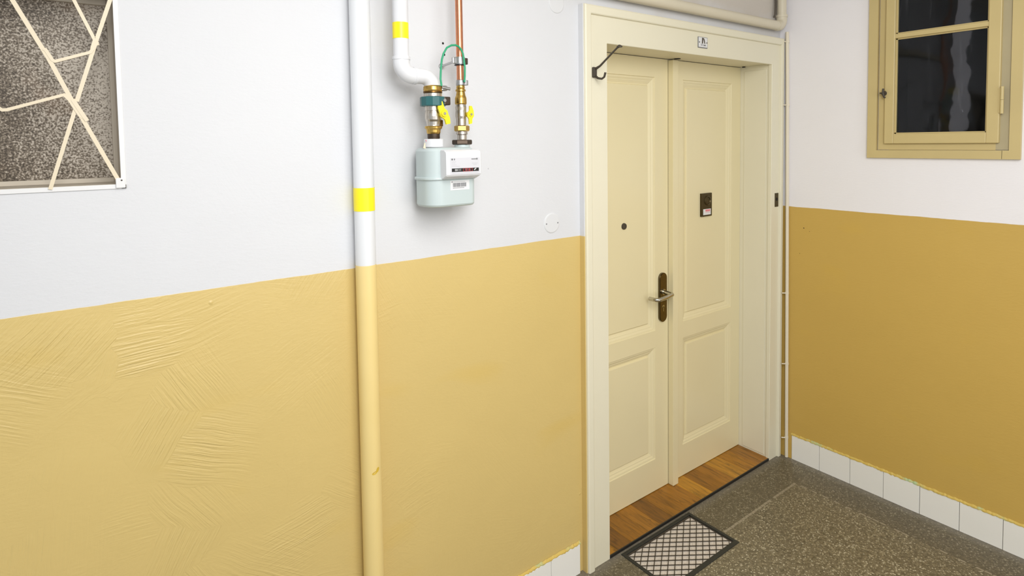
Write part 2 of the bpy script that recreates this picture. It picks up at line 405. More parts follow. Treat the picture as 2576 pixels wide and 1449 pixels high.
def grid_wall(axis, a_cuts, z_cuts, holes, face, back):
    """wall slab with rectangular holes: axis 'y' -> a is x ; axis 'x' -> a is y"""
    mb = MB()
    for i in range(len(a_cuts) - 1):
        for k in range(len(z_cuts) - 1):
            ca = (a_cuts[i] + a_cuts[i + 1]) / 2; cz = (z_cuts[k] + z_cuts[k + 1]) / 2
            if any(h[0] < ca < h[1] and h[2] < cz < h[3] for h in holes): continue
            a0, a1, z0, z1 = a_cuts[i], a_cuts[i + 1], z_cuts[k], z_cuts[k + 1]
            P = (lambda a, f, z: (a, f, z)) if axis == 'y' else (lambda a, f, z: (f, a, z))
            def solid(ii, kk):
                if not (0 <= ii < len(a_cuts) - 1 and 0 <= kk < len(z_cuts) - 1): return False
                ca = (a_cuts[ii] + a_cuts[ii + 1]) / 2; cz = (z_cuts[kk] + z_cuts[kk + 1]) / 2
                return not any(h[0] < ca < h[1] and h[2] < cz < h[3] for h in holes)
            mb.add([P(a0, face, z0), P(a1, face, z0), P(a1, face, z1), P(a0, face, z1)], [(0, 1, 2, 3)])
            mb.add([P(a0, back, z0), P(a1, back, z0), P(a1, back, z1), P(a0, back, z1)], [(3, 2, 1, 0)])
            if not solid(i - 1, k): mb.add([P(a0, face, z0), P(a0, back, z0), P(a0, back, z1), P(a0, face, z1)], [(0, 1, 2, 3)])
            if not solid(i + 1, k): mb.add([P(a1, face, z0), P(a1, back, z0), P(a1, back, z1), P(a1, face, z1)], [(0, 1, 2, 3)])
            if not solid(i, k - 1): mb.add([P(a0, face, z0), P(a0, back, z0), P(a1, back, z0), P(a1, face, z0)], [(0, 1, 2, 3)])
            if not solid(i, k + 1): mb.add([P(a0, face, z1), P(a0, back, z1), P(a1, back, z1), P(a1, face, z1)], [(0, 1, 2, 3)])
    import bmesh
    return mb

# ================================================================== THE SETTING
XL, XOL, XOR, XR = -1.440, -1.3131, -0.1140, -0.0134
ZO, ZT = 2.0897, 2.229
CEIL = 2.72
# --- door wall
DW = (XL + 0.03, XR - 0.012, -0.02, ZT - 0.03)            # rough opening behind the casing
LW = (-3.85, -2.904, 1.614, 2.082)                        # left window opening
mb = grid_wall('y', [-4.6, LW[0], LW[1], DW[0], DW[1], 0.30], [-0.02, LW[2], LW[3], DW[3], CEIL], [DW, LW], W, W + 0.30)
o = mb.build('wall_left', M['wall_door']); tag(o, 'long wall with the door, white above a shiny yellow dado', 'wall', kind='structure')
wall_left = o
# painted plaster lip against the left edge of the door casing
MB().box(XL - 0.004, XL, FD - 0.001, W, 0.0, ZT + 0.0).build('casing_lip', M['wall_door'], wall_left)
for (hx, hz) in ((-2.036, 2.030), (-2.032, 1.994)):
    MB().lathe((hx, W - 0.0006, hz), [(0.0, 0), (0.0038, 0), (0.0030, 0.001)], 10, axis='y').build('drill_hole', M['hole'], wall_left)
MB().lathe((-1.868, W - 0.0006, 1.62), [(0.0, 0), (0.0025, 0), (0.002, 0.001)], 8, axis='y').build('drill_hole', M['ink_pale'], wall_left)

# --- right wall
XW = 0.004
RW = (-0.905, -0.440, 1.662, 2.66)
mb = grid_wall('x', [-4.2, RW[0], RW[1], 0.36], [-0.02, RW[2], RW[3], CEIL], [RW], XW, XW + 0.30)
wall_right = tag(mb.build('wall_right', M['wall_right']), 'right wall with the small dark window, white above ochre yellow paint', 'wall', kind='structure')
for (y, z, r) in ((-0.085, 1.245, .006), (-0.065, 1.11, .003), (-0.115, 1.23, .003)):
    MB().lathe((XW - 0.0006, y, z), [(0.0, 0), (r * .5, 0), (r * .4, 0.001)], 8, axis='x').build('paint_chip', M['steel_dark'], wall_right)
# --- ceiling
tag(MB().box(-4.6, 0.3, -4.2, 0.35, CEIL, CEIL + 0.1).build('ceiling', M['ceiling']), 'plain white ceiling over the landing', 'ceiling', kind='structure')

# --- floor, cast round the scraper pit
MX0, MX1, MY0, MY1 = -1.2596, -0.8108, -0.2393, 0.0176
mb = MB()
for (x0, x1, y0, y1) in ((-4.6, MX0, -4.2, 0.35), (MX1, 0.3, -4.2, 0.35), (MX0, MX1, -4.2, MY0), (MX0, MX1, MY1, 0.35)):
    mb.add([(x0, y0, 0), (x1, y0, 0), (x1, y1, 0), (x0, y1, 0)], [(0, 1, 2, 3)])
    mb.add([(x0, y0, -.08), (x1, y0, -.08), (x1, y1, -.08), (x0, y1, -.08)], [(3, 2, 1, 0)])
for (a, b) in (((MX0, MY0), (MX1, MY0)), ((MX1, MY0), (MX1, MY1)), ((MX1, MY1), (MX0, MY1)), ((MX0, MY1), (MX0, MY0))):
    mb.add([(*a, 0), (*b, 0), (*b, -.08), (*a, -.08)], [(0, 1, 2, 3)])
floor = tag(mb.build('floor', M['terrazzo'], fix=False), 'brown speckled terrazzo floor with a dark border band', 'floor', kind='structure')
# inlaid pale line of small tesserae, laid in dashes
mb = MB(); rnd = random.Random(3)
def tess(x, y, dx, dy): mb.box(x, x + dx, y, y + dy, -0.004, 0.0008)
x = -0.206
while x > -2.6:
    L = 0.020 + rnd.random() * 0.006
    if not (MX0 - 0.03 < x < MX1 + 0.01) and rnd.random() > 0.10:
        tess(x - L, -0.1675 + rnd.uniform(-.0008, .0008), L, 0.0105)
    x -= L + 0.0030
y = -0.170
while y > -2.2:
    L = 0.020 + rnd.random() * 0.007
    if rnd.random() > 0.38: tess(-0.2105 + rnd.uniform(-.001, .001), y - L, 0.0085, L)
    y -= L + 0.003 + rnd.random() * 0.004
o = mb.build('inlay_line', M['tessera'], floor); o['kind'] = 'stuff'

# --- door frame (trim_1): casing boards mitred round the opening, lining boards, strike plate
frame = thing('trim_1', ((XOL + XOR) / 2, W, 0), 'cream painted wooden door frame with stepped casing', 'door frame', kind='structure')
prof = [(0.0, 0.046), (0.0, 0.0300), (0.012, 0.0280), (0.735, 0.0280), (0.75, 0.0185), (0.775, 0.0165), (0.955, 0.0165), (0.99, 0.0190), (1.0, 0.024), (1.0, 0.080)]
lp = lambda a, b, t: a + (b - a) * t
def board(kind):
    m = MB(); A = []; B = []
    for t, y in prof:
        if kind == 'L': A.append((lp(XOL, XL, t), y, 0.001)); B.append((lp(XOL, XL, t), y, lp(ZO, ZT, t)))
        if kind == 'R': A.append((lp(XOR, XR, t), y, 0.001)); B.append((lp(XOR, XR, t), y, lp(ZO, ZT, t)))
        if kind == 'T': A.append((lp(XOL, XL, t), y, lp(ZO, ZT, t))); B.append((lp(XOR, XR, t), y, lp(ZO, ZT, t)))
    n = len(prof)
    m.add(A + B, [(i, i + 1, n + i + 1, n + i) for i in range(n - 1)])
    m.add(A, [list(range(n))]); m.add(B, [list(range(n))[::-1]])
    return m.build('casing_board', M['cream_frame'], frame)
for k in 'LRT': board(k)
J = 0.005
MB().box(XOR + J, XOR + J + 0.03, 0.040, 0.262, 0.0, ZO + J + 0.03, 0.002).build('side_lining', M['cream_frame'], frame)
MB().box(XOL - J - 0.03, XOL - J, 0.040, 0.262, 0.0, ZO + J + 0.03, 0.002).build('side_lining', M['cream_frame'], frame)
MB().box(XOL - J, XOR + J, 0.040, 0.262, ZO + J, ZO + J + 0.03, 0.002).build('head_lining', M['cream_frame'], frame)
# flat raised field on the right lining
MB().box(XOR + J - 0.0025, XOR + J + 0.004, 0.060, 0.188, 0.02, ZO - 0.02, 0.002).build('lining_panel', M['cream_frame'], frame)
o = MB().box(-0.079, -0.0465, 0.0255, 0.030, 1.352, 1.424, 0.0008).build('strike_plate', M['brown_plate'], frame); o['label'] = 'dark bronze lock plate'
MB().lathe((-0.0635, 0.0250, 1.392), [(0, 0), (0.009, 0), (0.009, 0.002)], 14, axis='y').build('keyhole', M['hole'], o)
o = MB().lathe((-0.690, 0.176, ZO + J - 0.0022), [(0, 0), (0.016, 0), (0.014, 0.003)], 16).build('bolt_hole', M['hole'], frame)
MB().lathe((XOR - 0.006, 0.185, ZO + J - 0.0042), [(0, 0), (0.008, 0.0), (0.008, 0.004)], 12).build('bolt_hole', M['hole'], frame)

# --- double door (door_1)
door = thing('door_1', ((XOL + XOR) / 2, D + 0.02, 0.014), 'cream panelled double door with lever handle and centre strip', 'door', kind='structure')
Z0, Z1 = 0.0145, ZO + J - 0.003
XC = -0.7150
def ring_panel(mb, x0, x1, z0, z1, rings):
    prev = None
    for ins, y in rings:
        q = [(x0 + ins, y, z0 + ins), (x1 - ins, y, z0 + ins), (x1 - ins, y, z1 - ins), (x0 + ins, y, z1 - ins)]
        if prev: mb.add(prev + q, [(i, (i + 1) % 4, 4 + (i + 1) % 4, 4 + i) for i in range(4)])
        prev = q
    return prev
RINGS = [(0.0, 0.0), (0.0025, 0.0045), (0.010, 0.0055), (0.017, 0.0095), (0.021, 0.0100), (0.034, 0.0165), (0.038, 0.0170)]
def leaf(x0, x1, panels):
    th = 0.040
    xs = sorted({x0, x1} | {p[0] for p in panels} | {p[1] for p in panels}); zs = sorted({Z0, Z1} | {p[2] for p in panels} | {p[3] for p in panels})
    m = grid_wall('y', xs, zs, panels, D, D + th)
    lf = m.build('door_leaf', M['cream'], door)
    for p in panels:
        q = MB(); last = ring_panel(q, *p, [(i, D + y) for i, y in RINGS]); q.build('panel_moulding', M['cream'], lf, fix=False)
        i = RINGS[-1][0]; q = MB()
        end = ring_panel(q, p[0] + i, p[1] - i, p[2] + i, p[3] - i, [(0, D + .017), (0.0025, D + 0.0095), (0.004, D + 0.0085)])
        q.add(end, [(0, 1, 2, 3)]); q.build('panel', M['cream'], lf, fix=False)
    return lf
left = leaf(XOL - 0.004, XC - 0.0035, [(-1.226, -0.812, 0.800, 2.004), (-1.226, -0.812, 0.170, 0.718)])
right = leaf(XC + 0.0015, XOR + 0.004, [(-0.603, -0.192, 0.803, 2.002), (-0.603, -0.192, 0.172, 0.720)])
MB().box(XC - 0.0005, XC + 0.0385, D - 0.030, D + 0.001, 0.0130, Z1 - 0.004, 0.0015).build('cover_strip', M['cream'], right)
MB().box(XC + 0.050, XC + 0.052, D - 0.0006, D + 0.001, Z0, Z1).build('edge_groove', M['ochre'], right)
# lever handle on a long plate
def stadium(cx, w_, z0, z1, n=14):
    r = w_ / 2; pts = []
    for i in range(n + 1): a = PI * i / n; pts.append((cx + r * math.cos(a), z1 - r + r * math.sin(a)))
    for i in range(n + 1): a = PI + PI * i / n; pts.append((cx + r * math.cos(a), z0 + r + r * math.sin(a)))
    return pts
HX = -0.7635
MB().prism(stadium(HX, 0.055, 0.836, 1.074), 'xz', D - 0.009, D).build('lock_plate', M['plate_steel'], left)
MB().prism(stadium(HX, 0.049, 0.839, 1.071), 'xz', D - 0.0112, D - 0.009).build('lock_plate_face', M['plate_steel'], left)
o = MB().tube([(HX, D - 0.008, 0.982), (HX, D - 0.056, 0.980)] + [(HX - 0.011 + 0.011 * math.cos(a), D - 0.056 - 0.011 * math.sin(a), 0.980) for a in (0.5, 1.0, PI / 2)]
              + [(HX - 0.05, D - 0.068, 0.975), (HX - 0.092, D - 0.067, 0.972)] + [(HX - 0.092 - 0.022 * math.sin(a), D - 0.067 + 0.022 * (1 - math.cos(a)), 0.971) for a in (0.5, 1.0, PI / 2)]
              + [(HX - 0.115, D - 0.022, 0.971)], 0.0096, 18).build('lever', M['chrome'], left); o['label'] = 'brushed chrome lever'
MB().lathe((HX, D - 0.0112, 0.982), [(0.0, -0.003), (0.0145, -0.003), (0.0145, 0.001)], 20, axis='y').build('lever_rose', M['chrome'], left)
MB().lathe((HX - 0.002, D - 0.0114, 0.912), [(0.0, -0.0008), (0.0075, -0.0008), (0.0075, 0.001)], 16, axis='y').box(HX - 0.0045, HX + 0.0005, D - 0.0122, D - 0.011, 0.888, 0.912).build('keyhole', M['chrome'], left)
m = MB().lathe((-1.018, D + 0.0085, 1.321), [(0.0, -0.005), (0.007, -0.005), (0.0075, -0.0065), (0.0135, -0.0065), (0.015, -0.003), (0.015, 0.001)], 24, axis='y')
o = m.build('peephole', M['rust'], left)
PY = D + 0.0085
o = MB().box(-0.453, -0.365, PY - 0.010, PY + 0.001, 1.315, 1.434, 0.0012).build('bell_plate', M['brown_plate'], right); o['label'] = 'dark bronze doorbell plate with a name card'
MB().lathe((-0.404, PY - 0.010, 1.396), [(0, -0.002), (0.016, -0.002), (0.019, -0.006), (0.024, -0.004), (0.026, 0.0005)], 26, axis='y').build('bell_push', M['brown_plate'], right)
MB().box(-0.440, -0.377, PY - 0.0112, PY - 0.0095, 1.323, 1.353).build('name_card', M['label'], right)
m = MB()
for k in range(5): m.box(-0.422 + k * 0.008, -0.4155 + k * 0.008, PY - 0.0116, PY - 0.011, 1.341, 1.350)
for k in range(6): m.box(-0.421 + k * 0.0062, -0.4165 + k * 0.0062, PY - 0.0116, PY - 0.011, 1.336, 1.338)
m.build('card_print', M['pink'], right)

# --- skirting tiles
bt = thing('baseboard_right', (0, -1.0, 0), 'row of white glazed skirting tiles under the right wall', 'skirting', kind='structure')
edges = [-0.035] + [-0.1806 - 0.15 * i for i in range(14)]
rnd = random.Random(5)
for i in range(len(edges) - 1):
    dx = rnd.uniform(-.0006, .0006)
    MB().box(-0.0030 + dx, XW + 0.001, edges[i + 1] + 0.0009, edges[i] - 0.0009, 0.0005, 0.131 + rnd.uniform(-.001, .001), 0.0010).build('tile', M['tile'], bt)
MB().box(0.0008, XW + 0.001, edges[-1], edges[0], 0, 0.129).build('grout', M['cable_dark'], bt)
def ridge(p0, p1, n, d, seed):
    """knobbly lip of paint over the top edge of the tiles"""
    r = random.Random(seed); m = MB(); p0 = Vector(p0); p1 = Vector(p1); d = Vector(d); L = []
    for i in range(n + 1):
        p = p0.lerp(p1, i / n); a = r.uniform(0.0030, 0.0048); h = r.uniform(0.006, 0.010); lo = r.uniform(-0.0035, 0.0005)
        L += [p + d * 0, p + d * 0 + Vector((0, 0, h)), p + d * a + Vector((0, 0, h * 0.35)), p + d * a + Vector((0, 0, lo)), p + Vector((0, 0, lo))]
    m.add(L, [(i * 5 + k, i * 5 + (k + 1) % 5, (i + 1) * 5 + (k + 1) % 5, (i + 1) * 5 + k) for i in range(n) for k in range(5)]); return m
ridge((XW - 0.001, -0.03, 0.1315), (XW - 0.001, -2.2, 0.1315), 300, (-1.9, 0, 0), 1).build('paint_ridge', M['bead'], bt)
MB().box(XW - 0.004, XW + 0.001, -0.034, W, 0.0, 0.14).build('corner_plaster', M['wall_right'], bt)
bl = thing('baseboard_left', (-2.2, W, 0), 'row of white glazed skirting tiles under the door wall', 'skirting', kind='structure')
x = -1.464
for i in range(14):
    MB().box(x - 0.1482, x, 0.0440, W + 0.001, 0.0005, 0.1205, 0.0010).build('tile', M['tile'], bl); x -= 0.15
MB().box(x, -1.464, 0.0482, W + 0.001, 0, 0.119).build('grout', M['cable_dark'], bl)
ridge((-1.462, W - 0.001, 0.121), (x, W - 0.001, 0.121), 280, (0, -1.9, 0), 2).build('paint_ridge', M['bead'], bl)

# --- oak threshold inside the door recess
th = thing('trim_2', (-0.71, 0.12, 0), 'lacquered oak board threshold with a black metal edge', 'threshold', kind='structure')
xs = [XOL - 0.004, -1.262, -1.178, -1.071, -0.99, -0.905, -0.795, -0.69, -0.602, -0.505, -0.42, -0.31, -0.215, XOR + 0.004]
rnd = random.Random(11)
for i in range(len(xs) - 1):
    o = MB().box(xs[i] + 0.0003, xs[i + 1] - 0.0003, 0.0335, 0.262, 0.001, 0.0118 + rnd.uniform(-.0002, .0002), 0.0004).build('plank', OAK[(i * 3 + i // 4) % 5], th)
o = MB().box(XOL, XOR, 0.0278, 0.0335, 0.001, 0.0125, 0.0008).build('metal_edge', M['black'], th); o['label'] = 'black metal edge strip'

# ================================================================== LEFT WINDOW
w1 = thing('window_1', (-3.38, 0.19, LW[2]), 'stippled glass window set deep in the wall at left', 'window', kind='structure')
GY = 0.195
m = MB()
m.box(LW[0], LW[1] - 0.0, W + 0.002, GY + .03, LW[2] - 0.002, LW[2] + 0.010)       # sill board
m.build('sill', M['reveal'], w1)
MB().box(LW[1] - 0.006, LW[1] + 0.002, W + 0.004, GY + .03, LW[2], LW[3]).build('side_reveal', M['reveal'], w1)
MB().box(LW[0], LW[1], W + 0.004, GY + .03, LW[3] - 0.004, LW[3] + 0.002).build('head_reveal', M['reveal'], w1)
m = MB(); gx1, gz0, gz1 = -2.9195, 1.6345, 2.064
m.box(gx1, LW[1] - 0.004, GY - 0.006, GY + 0.03, LW[2] + .008, LW[3] - .003, 0.002)
m.box(LW[0], gx1, GY - 0.006, GY + 0.03, LW[2] + .008, gz0, 0.002)
m.box(LW[0], gx1, GY - 0.006, GY + 0.03, gz1, LW[3] - .003, 0.002)
m.build('inner_frame', M['reveal'], w1)
o = MB().box(LW[0], gx1 + 0.004, GY + 0.006, GY + 0.012, gz0 - .004, gz1 + .004).build('pane', M['frosted'], w1); o['label'] = 'brown stippled obscure glass'
# slim white steel angle round the opening
m = MB()
m.box(LW[1] - 0.0095, LW[1] + 0.001, W - 0.0035, W + 0.004, LW[2] - 0.001, LW[3] + 0.001, 0.001)
m.box(LW[0], LW[1] + 0.001, W - 0.0035, W + 0.004, LW[2] - 0.001, LW[2] + 0.0095, 0.001)
m.box(LW[0], LW[1] + 0.001, W - 0.0035, W + 0.004, LW[3] - 0.0095, LW[3] + 0.001, 0.001)
m.build('outer_frame', M['white_enamel'], w1)
# wrought bar grille
gr = thing('window_grille', (-3.2, W, LW[2]), 'cream painted grille of crossed bent metal bars before the stippled window', 'window grille')
B = 0.047
def bar(pts, w_=0.0086, y=B, d=0.006):
    """flat bar bent in the plane of the wall"""
    P = [Vector((p[0], p[1])) for p in pts]; m = MB(); L = []; R_ = []
    for i, p in enumerate(P):
        a = (P[i] - P[i - 1]).normalized() if i else (P[1] - P[0]).normalized()
        b = (P[i + 1] - P[i]).normalized() if i < len(P) - 1 else a
        n = Vector((-(a + b).y, (a + b).x)).normalized(); k = w_ / 2 / max(0.4, n.dot(Vector((-a.y, a.x))))
        L.append(p + n * k); R_.append(p - n * k)
    poly = L + R_[::-1]; n = len(P)
    v = [(q.x, y - d / 2, q.y) for q in poly] + [(q.x, y + d / 2, q.y) for q in poly]; N = 2 * n
    f = [(i, (i + 1) % N, N + (i + 1) % N, N + i) for i in range(N)]
    for i in range(n - 1): f += [(i, i + 1, N - 2 - i, N - 1 - i), (N + i, N + N - 1 - i, N + N - 2 - i, N + i + 1)]
    return m.add(v, f).build('bar', M['grille'], gr)
bar([(-3.1245, 2.090), (-3.0908, 2.0272), (-3.036, 1.9093), (-2.9947, 1.8087), (-2.9165, 1.6285)])
bar([(-2.9150, 2.060), (-2.9483, 1.9531), (-2.9894, 1.8150)], 0.0080, B + 0.001)
bar([(-2.9915, 1.8020), (-3.0447, 1.6190)], 0.0075, B + 0.001)
bar([(-3.0060, 2.085), (-2.9851, 2.0411), (-2.9508, 1.9561), (-2.9455, 1.9440)], 0.0070, B + 0.001)
bar([(-2.9485, 1.9600), (-2.9560, 1.9340)], 0.0085, B)
bar([(-3.0440, 1.9280), (-3.0395, 1.9262), (-3.0290, 1.9050), (-3.0245, 1.9020), (-2.9600, 1.9270), (-2.9505, 1.9430), (-2.9455, 1.9520)], 0.0065, B - 0.001)
bar([(-3.170, 1.865), (-3.1245, 1.7985), (-3.1175, 1.7930), (-3.110, 1.7935), (-3.0115, 1.8290), (-3.0025, 1.8180), (-2.9850, 1.7830), (-2.9765, 1.7770)], 0.0065, B - 0.001)
bar([(-2.9965, 1.8190), (-2.9720, 1.7710)], 0.0080, B - 0.002)
bar([(-3.190, 2.085), (-3.330, 1.865), (-3.40, 1.70)])
bar([(-3.330, 1.865), (-3.170, 1.865)], 0.007)
o = MB().box(-2.9240, -2.9050, B - 0.004, B + 0.004, 1.6150, 1.6385, 0.0015).build('corner_lug', M['white_enamel'], gr)
MB().lathe((-2.9125, B - 0.004, 1.633), [(0, -0.0012), (0.0016, -0.0012), (0.002, 0.0)], 10, axis='y').build('screw', M['rust'], o)

# ================================================================== RIGHT WINDOW
w2 = thing('window_2', (0, -0.67, 1.613), 'small ochre framed casement window with dark glass in right wall', 'window', kind='structure')
ya0, ya1, yb0, yb1, za0, za1 = -0.390, -0.429, -0.953, -0.917, 1.6135, 1.649
ztop = 2.66
m = MB().prism([(ya0, za0), (ya1, za1), (ya1, ztop), (ya0, ztop + .035)], 'yz', -0.014, XW + 0.001); m.build('casing_board', M['ochre'], w2)
m = MB().prism([(yb0, za0), (yb1, za1), (yb1, ztop), (yb0, ztop + .035)], 'yz', -0.014, XW + 0.001); m.build('casing_board', M['ochre'], w2)
m = MB().prism([(ya0, za0), (yb0, za0), (yb1, za1), (ya1, za1)], 'yz', -0.014, XW + 0.001); m.build('casing_board', M['ochre'], w2)
m = MB().prism([(ya0, ztop + .035), (yb0, ztop + .035), (yb1, ztop), (ya1, ztop)], 'yz', -0.014, XW + 0.001); m.build('casing_board', M['ochre'], w2)
# fixed frame, just behind the casing face
fx = -0.004
fr = [(ya1 - .004, -0.478, za1, ztop), (-0.872, yb1 + .0015, za1, ztop)]
MB().box(fx, fx + .06, -0.4335, -0.480, za1 + .002, ztop).build('fixed_stile', M['ochre'], w2)
o = MB().box(fx, fx + .06, -0.872, -0.9155, za1 + .002, ztop).build('fixed_stile', M['ochre_bare'], w2); o['label'] = 'weathered greyish stile on the hinge side'
MB().box(fx, fx + .06, -0.480, -0.872, za1 + .001, 1.692).build('fixed_rail', M['ochre'], w2)
MB().box(fx, fx + .06, -0.480, -0.872, ztop - .04, ztop).build('fixed_rail', M['ochre'], w2)
# sash
s0, s1, g0, g1 = -0.464, -0.885, -0.503, -0.8425
zs0, zg0, zb0, zb1, zg1, zs1 = 1.679, 1.7235, 2.1520, 2.1730, 2.595, 2.640
sx = -0.0215
sash = MB().box(sx, sx + .034, s0, g0, zs0, zs1, 0.003).box(sx, sx + .034, g1, s1, zs0, zs1, 0.003).box(sx, sx + .034, g0 + .001, g1 - .001, zs0, zg0, 0.003).box(sx, sx + .034, g0 + .001, g1 - .001, zg1, zs1, 0.003).build('sash', M['ochre'], w2)
MB().prism([(sx + 0.003, zb0 + .002), (sx + .003, zb1 - .002), (sx + 0.006, zb1), (sx + .024, zb1), (sx + .024, zb0), (sx + .006, zb0)], 'xz', g0 + .001, g1 - .001).build('glazing_bar', M['ochre'], sash)
m = MB()
for (za, zb) in ((zg0, zb0), (zb1, zg1)):
    m.box(sx + 0.014, sx + 0.026, g0 + 0.001, g0 - 0.006, za, zb); m.box(sx + 0.014, sx + 0.026, g1 - 0.001, g1 + 0.006, za, zb)
    m.box(sx + 0.014, sx + 0.026, g0, g1, za, za + 0.005); m.box(sx + 0.014, sx + 0.026, g0, g1, zb - 0.005, zb)
m.build('putty_bead', M['ochre'], sash)
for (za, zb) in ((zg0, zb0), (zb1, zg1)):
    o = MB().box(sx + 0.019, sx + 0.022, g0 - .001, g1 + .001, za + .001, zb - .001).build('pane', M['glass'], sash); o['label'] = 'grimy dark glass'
MB().box(-0.0146, -0.0135, -0.8955, -0.8945, za0 + .001, za1 - .001).build('crack', M['hole'], w2)
# hinge knuckle
h = MB().tube([(-0.0265, -0.8935, 1.797), (-0.0265, -0.8935, 1.8515)], 0.0062, 14).tube([(-0.0265, -0.8935, 1.8525), (-0.0265, -0.8935, 1.905)], 0.0062, 14)
h.box(-0.024, -0.020, -0.892, -0.882, 1.80, 1.90); h.build('hinge', M['ochre'], w2)
# latch
m = MB().lathe((sx - 0.001, -0.4620, 1.909), [(0.0, -0.012), (0.006, -0.012), (0.009, -0.004), (0.012, 0.001)], 14, axis='x')
m.tube([(sx - 0.010, -0.462, 1.930), (sx - 0.014, -0.462, 1.912), (sx - 0.012, -0.4665, 1.892), (sx - 0.008, -0.470, 1.889)], 0.0042, 10)
m.tube([(sx - 0.008, -0.448, 1.911), (sx - 0.011, -0.462, 1.909), (sx - 0.009, -0.4745, 1.912)], 0.0036, 10)
o = m.build('latch', M['rust'], w2); o['label'] = 'dark iron turn latch'
# near-black box, painted to stand for the unlit room behind the pane
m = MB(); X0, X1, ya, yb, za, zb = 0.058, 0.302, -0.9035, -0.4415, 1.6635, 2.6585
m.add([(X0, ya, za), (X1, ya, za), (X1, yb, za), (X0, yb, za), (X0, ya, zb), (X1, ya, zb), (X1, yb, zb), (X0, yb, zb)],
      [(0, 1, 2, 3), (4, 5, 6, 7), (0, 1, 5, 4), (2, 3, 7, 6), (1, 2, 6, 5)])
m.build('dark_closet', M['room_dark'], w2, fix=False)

# ================================================================== PIPES
# big gas riser
RX, RY, RR = -2.3290, 0.0155, 0.0300
t = thing('gas_riser_pipe', (RX, RY, 0), 'thick floor to ceiling pipe, white above and yellow below, one yellow band', 'pipe')
MB().tube([(RX - 0.002, RY, 0.001), (RX - 0.001, RY, 1.3565)], RR, 40).build('lower_pipe', M['gas_pipe'], t)
MB().tube([(RX - 0.001, RY, 1.3565), (RX + 0.001, RY, CEIL)], RR - 0.0005, 40).build('upper_pipe', M['gas_pipe'], t)
MB().tube([(RX - 0.0007, RY, 1.517), (RX - 0.0006, RY, 1.584)], RR + 0.0004, 40, caps=False).build('yellow_band', M['yellow_tape'], t)
rnd = random.Random(2)
def drip(cz, ang, w_, h_):
    m = MB(); n = 9; vs = []
    for k in range(n):
        a = 2 * PI * k / n; aa = ang + w_ * math.cos(a) * (1 + .3 * rnd.random()); z = cz + h_ * math.sin(a) + 0.35 * h_ * math.cos(a)
        vs.append((RX + (RR + .0006) * math.cos(aa) - .0018, RY + (RR + .0006) * math.sin(aa), z))
    m.add(vs, [list(range(n))]); return m.build('paint_drip', M['drip'], t)
M['drip'] = paint('ochre_drip', srgb(214, 178, 60), 0.4, 0, 0)
drip(0.745, -1.62, 0.22, 0.0045); drip(0.752, -1.3, 0.16, 0.007)

# meter side: everything is on the plane y = GY2
G = -0.050
t = thing('gas_supply_pipe', (-2.2345, G, 1.9), 'white plastic pipe with yellow band and double elbow above the meter', 'pipe')
PX, PZ = -2.2335, 1.9075
r0 = 0.0225
MB().tube([(PX, G, CEIL), (PX, G, 1.9480)], r0, 32).build('pipe', M['plastic'], t)
MB().tube([(PX - .0003, G, 2.0560), (PX - .0003, G, 2.0105)], r0 + 0.0005, 32, caps=False).build('yellow_band', M['yellow_tape'], t)
e = [(PX, G, 1.9560)] + arc((PX + 0.036, G, PZ + 0.036), 0.036, PI, 1.5 * PI, 10) + [(-2.1915, G, PZ)]
MB().tube(e, r0 + 0.0018, 32).build('elbow', M['plastic'], t)
MB().tube([(-2.1975, G, PZ), (-2.1895, G, PZ)], r0 + 0.0030, 32).build('collar', M['plastic'], t)
MB().tube([(PX, G, 1.9600), (PX, G, 1.9510)], r0 + 0.0032, 32).build('collar', M['plastic'], t)
e = [(-2.1925, G, PZ)] + arc((-2.1680, G, PZ - 0.034), 0.034, PI / 2, 0.10, 10) + [(-2.1330, G, 1.868)]
MB().tube(e, r0 + 0.0004, 32).build('elbow', M['plastic'], t)

AX = -2.1330   # left fitting axis
t = thing('gas_valve', (AX, G, 1.72), 'larger brass and nickel valve with teal ring over the meter\'s left port', 'valve', 'valves above the gas meter')
MB().lathe((AX, G, 0), [(0, 1.8815), (0.0245, 1.8815), (0.0275, 1.878), (0.0285, 1.868), (0.0275, 1.8645), (0, 1.8645)], 30).build('earth_band', M['brass'], t)
o = MB().box(AX + 0.020, AX + 0.040, G - 0.020, G - 0.004, 1.866, 1.882, 0.003).tube([(AX + 0.020, G - 0.018, 1.876), (AX + 0.048, G - 0.020, 1.872)], 0.0045, 8).build('band_screw', M['zinc'], t)
MB().lathe((AX, G, 0), [(0.0285, 1.8645), (0.0285, 1.860), (0.0262, 1.858), (0.0262, 1.850), (0.028, 1.848)], 30).build('union', M['bronze'], t)
MB().lathe((AX, G, 0), [(0.0272, 1.858), (0.0272, 1.849)], 30).build('thread', M['nickel'], t)
# teal sealing ring, split clamp with a dark block
MB().lathe((AX, G, 0), [(0, 1.8480), (0.0365, 1.8480), (0.0385, 1.8460), (0.0385, 1.8220), (0.0365, 1.8200), (0, 1.8200)], 12, smooth=False).build('clamp_ring', M['teal'], t)
o = MB().box(AX + 0.022, AX + 0.044, G - 0.030, G + 0.004, 1.823, 1.848, 0.003).build('clamp_block', M['steel_dark'], t)
MB().lathe((AX + 0.019, G - 0.036, 1.836), [(0, -0.003), (0.005, -0.003), (0.006, 0.004)], 8, axis='y').build('clamp_screw', M['zinc'], t)
MB().lathe((AX, G, 0), [(0.0245, 1.8200), (0.0245, 1.8070), (0.0230, 1.8060), (0.0250, 1.7980), (0.0255, 1.7900), (0.0245, 1.7800), (0.0215, 1.7740), (0.0205, 1.7640), (0.0205, 1.7590), (0, 1.7590)], 30).build('valve_body', M['nickel'], t)
